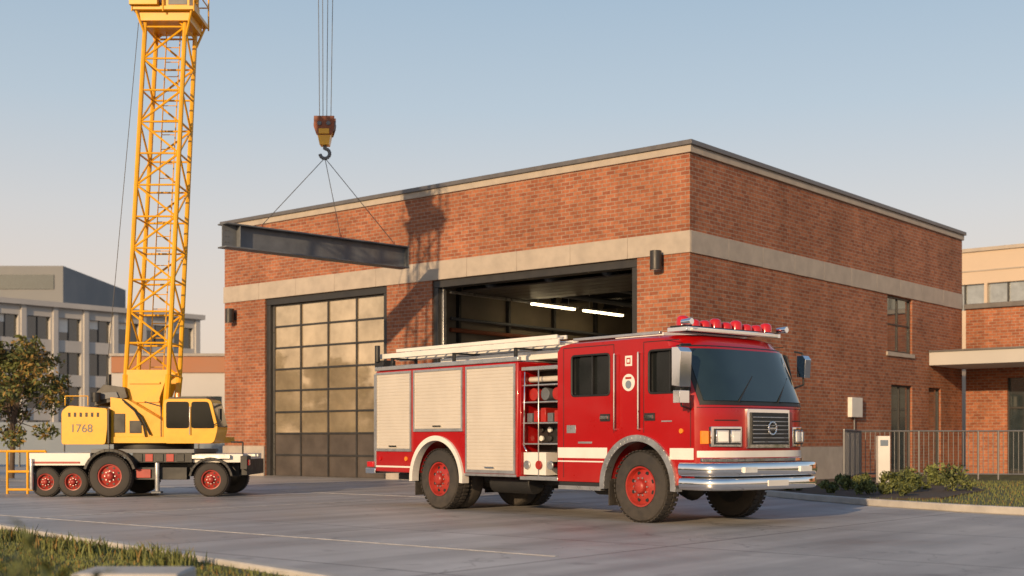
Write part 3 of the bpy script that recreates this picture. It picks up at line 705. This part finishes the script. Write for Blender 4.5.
corners=[(-1,-1),(1,-1),(1,1),(-1,1)]
while z<top-.01:
    z2=min(top,z+bay); h0,h1=HW(z),HW(z2)
    for q in range(4):
        a=corners[q]; b2=corners[(q+1)%4]
        mast.cyl(leg(*a,z,h0),leg(*a,z2,h1),.052,.052,'yellow',8)
        mast.cyl(leg(*a,z,h0),leg(*b2,z,h0),.022,.022,'yellow',6)
        if (kk+q)%2==0: mast.cyl(leg(*a,z,h0),leg(*b2,z2,h1),.024,.024,'yellow',6)
        else: mast.cyl(leg(*b2,z,h0),leg(*a,z2,h1),.024,.024,'yellow',6)
    kk+=1; z=z2
for s_ in (-.15,.15): mast.cyl((mp_(2.6)+s_,yc+.25,2.6),(mp_(17)+s_,yc+.25,17),.014,.014,'yellow',5)
zz=2.8
while zz<17: mast.cyl((mp_(zz)-.15,yc+.25,zz),(mp_(zz)+.15,yc+.25,zz),.01,.01,'yellow',5); zz+=.32
mast.done()
pf=MB('mast_platform',cr)
xz=mp_(10.4)
pf.box(xz-.66,xz+.66,yc-.66,yc+.66,10.38,10.46,'yellow'); pf.box(xz-.54,xz+.54,yc-.54,yc+.54,10.18,10.38,'yellow')
for a in (-1,1):
    for b2 in (-1,1): pf.cyl((xz+a*.44,yc+b2*.44,9.9),(xz+a*.6,yc+b2*.6,10.4),.03,.03,'yellow',6)
pf.box(xz-.70,xz-.1,yc-.75,yc-.05,10.46,11.4,'yellow'); pf.box(xz-.66,xz-.2,yc-.76,yc-.75,10.8,11.3,'cabglass')
pf.box(xz-.05,xz+.55,yc-.6,yc+.3,10.46,10.7,'yellow'); pf.box(xz+.1,xz+.5,yc-.61,yc-.6,10.5,10.64,'steel')
for a in (-.66,0,.66):
    for b2 in (-.66,.66): pf.cyl((xz+a,yc+b2,10.34),(xz+a,yc+b2,11.3),.02,.02,'yellow',6)
for zz in (10.85,11.3):
    pf.path([(xz-.66,yc-.66,zz),(xz+.66,yc-.66,zz),(xz+.66,yc+.66,zz),(xz-.66,yc+.66,zz),(xz-.66,yc-.66,zz)],.016,'yellow',6)
pf.done(bevel=.012)
HX,HY=-4.99,34.0
tx_0=mp_(17.2)+OX; ty=yc+OY
d=Vector((HX-tx_0,HY-ty,0)); dl=d.length; d.normalize(); nrm=Vector((-d.y,d.x,0))
jb=MB('jib',cr)
base=Vector((mp_(17.2),yc,17.2))
def J(s_,o_,z_): return base+d*s_+nrm*o_+Vector((0,0,z_))
L1,L0=dl+3,-4
s_=L0
while s_<L1-.01:
    e_=min(L1,s_+1.0)
    for o_,z_ in ((-.4,0),(.4,0),(0,.8)): jb.cyl(J(s_,o_,z_),J(e_,o_,z_),.04,.04,'yellow',6)
    jb.cyl(J(s_,-.4,0),J(s_,.4,0),.02,.02,'yellow',5)
    for o_ in (-.4,.4): jb.cyl(J(s_,o_,0),J((s_+e_)/2,0,.8),.02,.02,'yellow',5); jb.cyl(J((s_+e_)/2,0,.8),J(e_,o_,0),.02,.02,'yellow',5)
    s_=e_
jb.cyl(J(0,0,.8),J(0,0,3.2),.08,.05,'yellow',8); jb.cyl(J(0,0,3.2),J(L1-1,0,.8),.02,.02,'cable',6); jb.cyl(J(0,0,3.2),J(L0+.3,0,.8),.02,.02,'cable',6)
p=J(L0+.3,0,0); jb.box(p.x-.5,p.x+.5,p.y-.5,p.y+.5,15.9,17.1,'office2')
p=J(dl,0,0); jb.box(p.x-.35,p.x+.35,p.y-.35,p.y+.35,16.9,17.15,'yellow')
jb.done()
hk=MB('hook_block_and_ropes',cr)
hx,hy=HX-OX,HY-OY
for q,(tx_,bx_) in enumerate(((-.2,-.14),(-.08,-.05),(.12,.05),(.26,.16))):
    hk.cyl((hx+tx_,hy+(.06 if q%2 else -.06),17.0),(hx+bx_,hy,9.7),.011,.011,'cable',6)
hk.cyl((mp_(10.1)-.55,yc-.5,10.15),(1.36,.6,1.95),.009,.009,'cable',5)
HB=[(hx-.27,9.80),(hx+.27,9.80),(hx+.27,9.5),(hx+.2,9.3),(hx-.2,9.3),(hx-.27,9.5)]
hk.prism(HB,hy-.17,hy-.12,'rust','y'); hk.prism(HB,hy+.12,hy+.17,'rust','y')
for a in (-.12,.12): hk.cyl((hx+a,hy-.11,9.58),(hx+a,hy+.11,9.58),.17,.17,'steel',20)
for a in (-.12,.12): hk.cyl((hx+a,hy-.20,9.60),(hx+a,hy-.17,9.60),.06,.06,'steel',12)
hk.prism([(hx-.2,9.42),(hx+.2,9.42),(hx+.12,9.04),(hx-.12,9.04)],hy-.15,hy+.15,'yellow','y'); hk.box(hx-.14,hx+.14,hy-.19,hy-.171,9.32,9.46,'yellow')
hk.cyl((hx,hy,9.1),(hx,hy,8.94),.05,.05,'steel',10)
pts=[]
for k in range(13):
    t=R(90-k*22); pts.append((hx+.13*math.cos(t),hy,8.83+.13*math.sin(t)))
for a,b2 in zip(pts[:-1],pts[1:]): hk.cyl(a,b2,.048,.048,'steel',10)
hk.done(bevel=.008)
# ---------------------------------------------------------------- STEEL BEAM
B1=Vector((-7.28,32.0,0)); B2=Vector((-3.02,36.0,0)); bd=(B2-B1); bl=bd.length
sb_=empty('steel_beam',(B1.x,B1.y,6.03),math.atan2(bd.y,bd.x))
c=MB('i_section',sb_)
hw=.21
c.box(0,bl,-hw,hw,.58,.615,'steel'); c.box(0,bl,-hw,hw,0,.035,'steel'); c.box(0,bl,-.015,.015,.035,.58,'steel')
for x in (bl*.07,bl-.03): c.box(x,x+.018,-hw+.02,-.015,.035,.58,'steel'); c.box(x,x+.018,.015,hw-.02,.035,.58,'steel')
for x in (.08,.16): 
    for z_ in (.15,.3,.45): c.cyl((x,-.03,z_),(x,.03,z_),.014,.014,'cable',8)
c.done(bevel=.004,seg=1)
c=MB('lifting_slings',sb_)
inv=Matrix.Rotation(-math.atan2(bd.y,bd.x),4,'Z')
hp=inv@Vector((HX-B1.x,HY-B1.y,8.72-6.03))
for x in (bl*.2,bl*.62,bl*.93):
    c.cyl((x,0,.7),hp,.010,.010,'cable',6); c.cyl((x,0,.6),(x,0,.72),.03,.03,'rust',8)
c.done()
# ---------------------------------------------------------------- fences, posts, kerbs
def fence(name,pts,h,gap,m,r_=.018,base=.0):
    mb=MB(name)
    for a,b2 in zip(pts[:-1],pts[1:]):
        a=Vector(a);b2=Vector(b2);dd=b2-a;L_=dd.length;n=int(L_/gap)
        for z_ in (h,.15): mb.cyl((a.x,a.y,z_+base),(b2.x,b2.y,z_+base),r_*1.3,r_*1.3,m,8)
        for k in range(n+1):
            p=a+dd*(k/n)
            big=(k%12==0)
            mb.cyl((p.x,p.y,base if big else base+.15),(p.x,p.y,base+h),r_*1.6 if big else r_*.6,None,m,6)
    return mb.done()
fence('metal_railing',[(8.15,31.3),(9.9,36.2),(13.5,35.4),(22,33)],1.35,.13,'galv',base=.1)
mb=MB('yellow_safety_railing')
for x in (-11.2,-10.75,-10.35): mb.cyl((x,28.3,0),(x,28.3,.95),.03,.03,'yellow',8)
for z_ in (.5,.95,.1): mb.cyl((-11.2,28.3,z_),(-10.35,28.3,z_),.03,.03,'yellow',8)
mb.cyl((-11.2,28.3,.95),(-12.0,29.2,.95),.03,.03,'yellow',8); mb.cyl((-12,29.2,0),(-12,29.2,.95),.03,.03,'yellow',8)
mb.done()
mb=MB('white_bollard'); mb.box(9.25,9.55,32.2,32.4,.08,1.3,'white'); mb.box(9.3,9.5,32.19,32.2,1.05,1.2,'fblue'); mb.done(bevel=.02)
bed=[(4.95,31.2),(5.1,29.6),(5.45,27.2),(5.9,25.2),(6.55,23.2),(7.5,21.2),(8.9,19.2),(11,17.3),(16,15),(30,11),(42,30),(20,34),(15.5,41.5),(10.2,37.6)]
mb=MB('grass_bed'); mb.prism(bed,.0,.09,'grassg','z'); mb.done(smooth=False)
soil=[(5.1,31.0),(5.25,29.6),(5.65,27.2),(6.1,25.3),(6.8,23.5),(8.0,23.8),(10.2,27.5),(11.5,33),(9.9,36.8)]
mb=MB('planting_bed_soil'); mb.prism(soil,.03,.12,'soil','z'); mb.done(smooth=False)
def kerb(name,pts,wd=.16,h=.13,m='kerb'):
    mb=MB(name); P=[Vector((*p,0)) for p in pts]; n=len(P); L_=[];R_=[]
    for k in range(n):
        t=(P[min(n-1,k+1)]-P[max(0,k-1)]).normalized(); q=Vector((-t.y,t.x,0))*wd/2; L_.append(P[k]+q);R_.append(P[k]-q)
    v=[];
    for a,b2 in zip(L_,R_): v+=[(a.x,a.y,0),(a.x,a.y,h),(b2.x,b2.y,h),(b2.x,b2.y,0)]
    f=[]
    for k in range(n-1):
        for q in range(4): f.append((4*k+q,4*k+(q+1)%4,4*k+4+(q+1)%4,4*k+4+q))
    f+=[(0,1,2,3),(4*n-1,4*n-2,4*n-3,4*n-4)]
    mb.faces(v,f,m); mb.done(bevel=.02)
kerb('kerb',bed[:10])
la,lb_=Vector((-14,25.5)),Vector((5.6,1.9))
kerb('verge_kerb',[(la.x+(lb_.x-la.x)*k/10,la.y+(lb_.y-la.y)*k/10) for k in range(11)],.16,.10)
mb=MB('grass_verge'); mb.prism([(-14.06,25.46),(5.54,1.86),(6,-20),(-40,-20),(-40,25.4)],0,.045,'grassg','z'); mb.done(smooth=False)
mb=MB('concrete_block'); mb.box(-2.85,-2.15,8.2,8.7,0,.34,'kerb'); mb.done(bevel=.02)
# ---------------------------------------------------------------- vegetation
def leaves(name,clumps,size,mats,parent=None,up=0.0):
    v=[];f=[];mi=[]
    for (cx,cy,cz,rx,rz,n,mw) in clumps:
        for _ in range(n):
            d_=Vector((random.gauss(0,1),random.gauss(0,1),random.gauss(0,1))).normalized()*(random.random()**.45)
            p=Vector((cx+d_.x*rx,cy+d_.y*rx,cz+d_.z*rz)); s_=size*random.uniform(.6,1.4)
            a=Vector((random.gauss(0,1),random.gauss(0,1),random.gauss(0,1)+up)).normalized(); b2=a.orthogonal().normalized(); b2=Matrix.Rotation(random.random()*6.28,3,a)@b2
            c_=a.cross(b2)
            i0=len(v); v+=[p-a*s_,p+b2*s_*.42+c_*s_*.1,p+a*s_,p-b2*s_*.42+c_*s_*.1]; f.append((i0,i0+1,i0+2,i0+3))
            rr=random.random(); mi.append(0 if rr<mw[0] else (1 if rr<mw[0]+mw[1] else 2))
    me=bpy.data.meshes.new(name); me.from_pydata([tuple(q) for q in v],[],f)
    for m in mats: me.materials.append(M[m])
    me.polygons.foreach_set('material_index',mi); me.update()
    o=bpy.data.objects.new(name,me); sc.collection.objects.link(o)
    if parent: o.parent=parent
    return o
def tree(loc,h,cr_,seed,size=.085,n=150,mats=('leafd','leafm','leafa')):
    random.seed(seed); e_=empty('street_tree',(*loc,0))
    t=MB('trunk_and_limbs',e_); t.cyl((0,0,0),(.05,0,h*.35),.09,.07,'bark',10); t.cyl((.05,0,h*.35),(0,.05,h*.75),.07,.03,'bark',8)
    cl=[]
    for k in range(44):
        a=random.random()*6.28; zz=random.uniform(.28,1.0); rad=cr_*math.sqrt(max(.05,1-((zz-.6)/.45)**2))*random.uniform(.3,1.0)
        p=(rad*math.cos(a),rad*math.sin(a),zz*h)
        t.cyl((0.03,0,h*random.uniform(.3,.6)),p,.022,.006,'bark',5)
        s_=random.uniform(.25,.42)*cr_
        mw=random.choice([(.35,.45,.2),(.15,.6,.25),(.1,.5,.4)])
        cl.append((*p,s_,s_*.7,n,mw))
    t.done(); leaves('crown',cl,size,mats,e_)
tree((-15.7,40),4.3,1.55,3)
tree((-19.5,43),4.6,1.6,5)
tree((-24,35),5.0,1.9,11)
tree((20,28),4.5,1.6,15)
# added tree row, out of view, to darken the lower door glass reflections
random.seed(31); cl=[]
for k in range(34):
    y=12+k*1.9+random.uniform(-.8,.8); h=random.uniform(3.2,6.6)
    for q in range(3): cl.append((-56+random.uniform(-1.5,1.5),y+random.uniform(-1,1),h*(.25+.28*q),1.6,h*.2,70,random.choice([(.6,.3,.1),(.4,.4,.2)])))
leaves('offscreen_reflection_trees',cl,.34,('leafd','leafm','leafa'))
random.seed(21)
def inpoly(x,y,P):
    c_=False;j=len(P)-1
    for i_ in range(len(P)):
        if (P[i_][1]>y)!=(P[j][1]>y) and x<(P[j][0]-P[i_][0])*(y-P[i_][1])/(P[j][1]-P[i_][1])+P[i_][0]: c_=not c_
        j=i_
    return c_
spots=[(6.0,27.3,.26),(6.5,26.0,.22),(7.0,25.2,.24),(7.5,25.5,.26),(8.2,26.3,.45),(7.2,27.6,.3),(6.3,29.2,.38),(8.9,28.0,.3),(9.4,27.2,.5),(8.0,29.4,.28),(7.6,24.6,.2),(9.0,30.2,.3),(10.0,30.5,.4)]
for k,(x,y,s_) in enumerate(spots):
    cl=[]
    for q in range(9): 
        a=random.random()*6.28; rr=random.random()*s_*.8
        cl.append((x+rr*math.cos(a),y+rr*math.sin(a),.12+s_*random.uniform(.2,.9),s_*.35,s_*.35,60,random.choice([(.6,.35,.05),(.3,.5,.2),(.2,.2,.6)])))
    leaves('shrub',cl,.05,('leafd','leafm','grassl'),up=.8)
def grass(name,pts,hmin,hmax,wd=.006,mats=('grassl','leafm','leafa'),lean=.35):
    v=[];f=[];mi=[]
    for (x,y,z0) in pts:
        h=random.uniform(hmin,hmax); a=random.random()*6.28; ca,sa=math.cos(a),math.sin(a); l=random.random()*lean*h; b2=random.random()*6.28
        lx,ly=l*math.cos(b2),l*math.sin(b2); i0=len(v)
        v+=[(x-ca*wd,y-sa*wd,z0),(x+ca*wd,y+sa*wd,z0),(x+lx*.4+ca*wd*.7,y+ly*.4+sa*wd*.7,z0+h*.6),(x+lx*.4-ca*wd*.7,y+ly*.4-sa*wd*.7,z0+h*.6),(x+lx,y+ly,z0+h)]
        f+=[(i0,i0+1,i0+2,i0+3),(i0+3,i0+2,i0+4)]; q=random.choices([0,1,2],[.5,.38,.12])[0]; mi+=[q,q]
    me=bpy.data.meshes.new(name); me.from_pydata(v,[],f)
    for m in mats: me.materials.append(M[m])
    me.polygons.foreach_set('material_index',mi); me.update()
    o=bpy.data.objects.new(name,me); sc.collection.objects.link(o); return o
pts=[]
while len(pts)<45000:
    y=random.uniform(5,18); x=random.uniform(-9.5,1)
    lx=la.x+(lb_.x-la.x)*(y-la.y)/(lb_.y-la.y)
    if x<lx-.16 and x>-.46*y-1: pts.append((x,y,.04))
grass('grass',pts,.015,.055)
pts=[]
while len(pts)<16000:
    x=random.uniform(6,18); y=random.uniform(16,34)
    if inpoly(x,y,bed) and not inpoly(x,y,soil): pts.append((x,y,.085))
grass('grass',pts,.03,.08)
pts=[]
for (tx_,ty_) in ((-4.3,12.9),(-3.5,12.2),(-5.7,14.6),(-3.1,11.6),(-4.8,13.4)):
    for _ in range(150):
        pts.append((tx_+random.gauss(0,.12),ty_+random.gauss(0,.12),.04))
grass('weed_tuft',pts,.08,.2,.01,lean=.9)
pl_=empty('leafy_plant',(-1.56,4.2,0))
t=MB('stems',pl_); v=[];f=[];mi=[]
for k in range(22):
    a=random.random()*6.28; rr=random.uniform(.03,.22); h=random.uniform(.66,.98)*(1-rr*.9)
    p=Vector((rr*math.cos(a),rr*math.sin(a),h)); t.cyl((rr*.3*math.cos(a),rr*.3*math.sin(a),0.03),p,.008,.005,'leafm',5)
    for q in range(18):
        u=1-q*.035; c0=Vector((rr*.3*math.cos(a)*(1-u)+p.x*u,rr*.3*math.sin(a)*(1-u)+p.y*u,.03*(1-u)+h*u))
        b2=random.random()*6.28; L_=random.uniform(.06,.12); dr=Vector((math.cos(b2),math.sin(b2),random.uniform(.1,1.2))).normalized(); sd_=dr.cross(Vector((0,0,1))).normalized()*.018
        i0=len(v); v+=[c0,c0+dr*L_*.5+sd_,c0+dr*L_-Vector((0,0,.012)),c0+dr*L_*.5-sd_]; f.append((i0,i0+1,i0+2,i0+3)); mi.append(random.choice([0,0,1,1,2]))
t.done()
me=bpy.data.meshes.new('leaves'); me.from_pydata([tuple(q) for q in v],[],f)
for m in ('grassl','leafm','leafd'): me.materials.append(M[m])
me.polygons.foreach_set('material_index',mi); me.update()
o=bpy.data.objects.new('leaves',me); sc.collection.objects.link(o); o.parent=pl_
random.seed(5); cl=[]
for k in range(420):
    a=2*math.pi*k/420; rad=random.uniform(190,230); x,y=rad*math.cos(a),rad*math.sin(a); h=random.uniform(3,6)
    cl.append((x,y,h*.55,4.2,h*.6,42,random.choice([(.7,.25,.05),(.45,.4,.15)])))
leaves('distant_trees',cl,.95,('leafd','leafm','leafa'))  # ring hides the horizon; behind the camera it is added for reflections
# ---------------------------------------------------------------- LIGHT
EL=14.0; sx,sy=-.44,-.898
n_=math.hypot(sx,sy); sx/=n_; sy/=n_
S_=Vector((sx*math.cos(R(EL)),sy*math.cos(R(EL)),math.sin(R(EL))))
sl=bpy.data.lights.new('sun','SUN'); sl.energy=4.4; sl.angle=R(.8); sl.color=(1.0,.70,.40)
so=bpy.data.objects.new('sun',sl); sc.collection.objects.link(so); so.rotation_euler=S_.to_track_quat('Z','Y').to_euler(); so.location=(-20,-40,30)
wd_=bpy.data.worlds.new('World'); sc.world=wd_; wd_.use_nodes=True; nt=wd_.node_tree
sky=nt.nodes.new('ShaderNodeTexSky'); sky.sky_type='NISHITA'; sky.sun_disc=False; sky.sun_elevation=R(EL); sky.sun_rotation=math.atan2(sx,sy)%(2*math.pi)
sky.air_density=1.0; sky.dust_density=2.0; sky.ozone_density=1.0; sky.altitude=50
tcw=nt.nodes.new('ShaderNodeTexCoord'); sp=nt.nodes.new('ShaderNodeSeparateXYZ'); nt.links.new(tcw.outputs['Generated'],sp.inputs[0])
cr_=nt.nodes.new('ShaderNodeValToRGB'); el=cr_.color_ramp.elements
el[0].position=0.0; el[0].color=(.98,.72,.54,1); el[1].position=1.0; el[1].color=(.12,.20,.36,1)
for pos,col in ((.09,(.92,.74,.62,1)),(.17,(.78,.74,.72,1)),(.25,(.58,.67,.75,1)),(.35,(.42,.56,.70,1)),(.6,(.20,.32,.50,1))):
    q=el.new(pos); q.color=col
nt.links.new(sp.outputs[2],cr_.inputs[0])
sc_=nt.nodes.new('ShaderNodeVectorMath'); sc_.operation='SCALE'; sc_.inputs['Scale'].default_value=7.5; nt.links.new(cr_.outputs[0],sc_.inputs[0])
mxw=nt.nodes.new('ShaderNodeMixRGB'); mxw.inputs[0].default_value=.8; nt.links.new(sky.outputs[0],mxw.inputs[1]); nt.links.new(sc_.outputs[0],mxw.inputs[2])
bgn=nt.nodes['Background']; bgn.inputs['Strength'].default_value=.125; nt.links.new(mxw.outputs[0],bgn.inputs[0])
# ---------------------------------------------------------------- CAMERA
cd=bpy.data.cameras.new('camera'); cam=bpy.data.objects.new('camera',cd); sc.collection.objects.link(cam); sc.camera=cam
cam.location=(0,0,1.2); cam.rotation_euler=(R(90),0,0); cd.sensor_width=36; cd.lens=1275/1024*36; cd.shift_y=(440-288)/1024
cd.clip_end=4000; cd.clip_start=.1
cd.dof.use_dof=True; cd.dof.focus_distance=21; cd.dof.aperture_fstop=1.4
sc.view_settings.view_transform='Standard'; sc.view_settings.look='None'; sc.view_settings.exposure=0; sc.view_settings.gamma=1
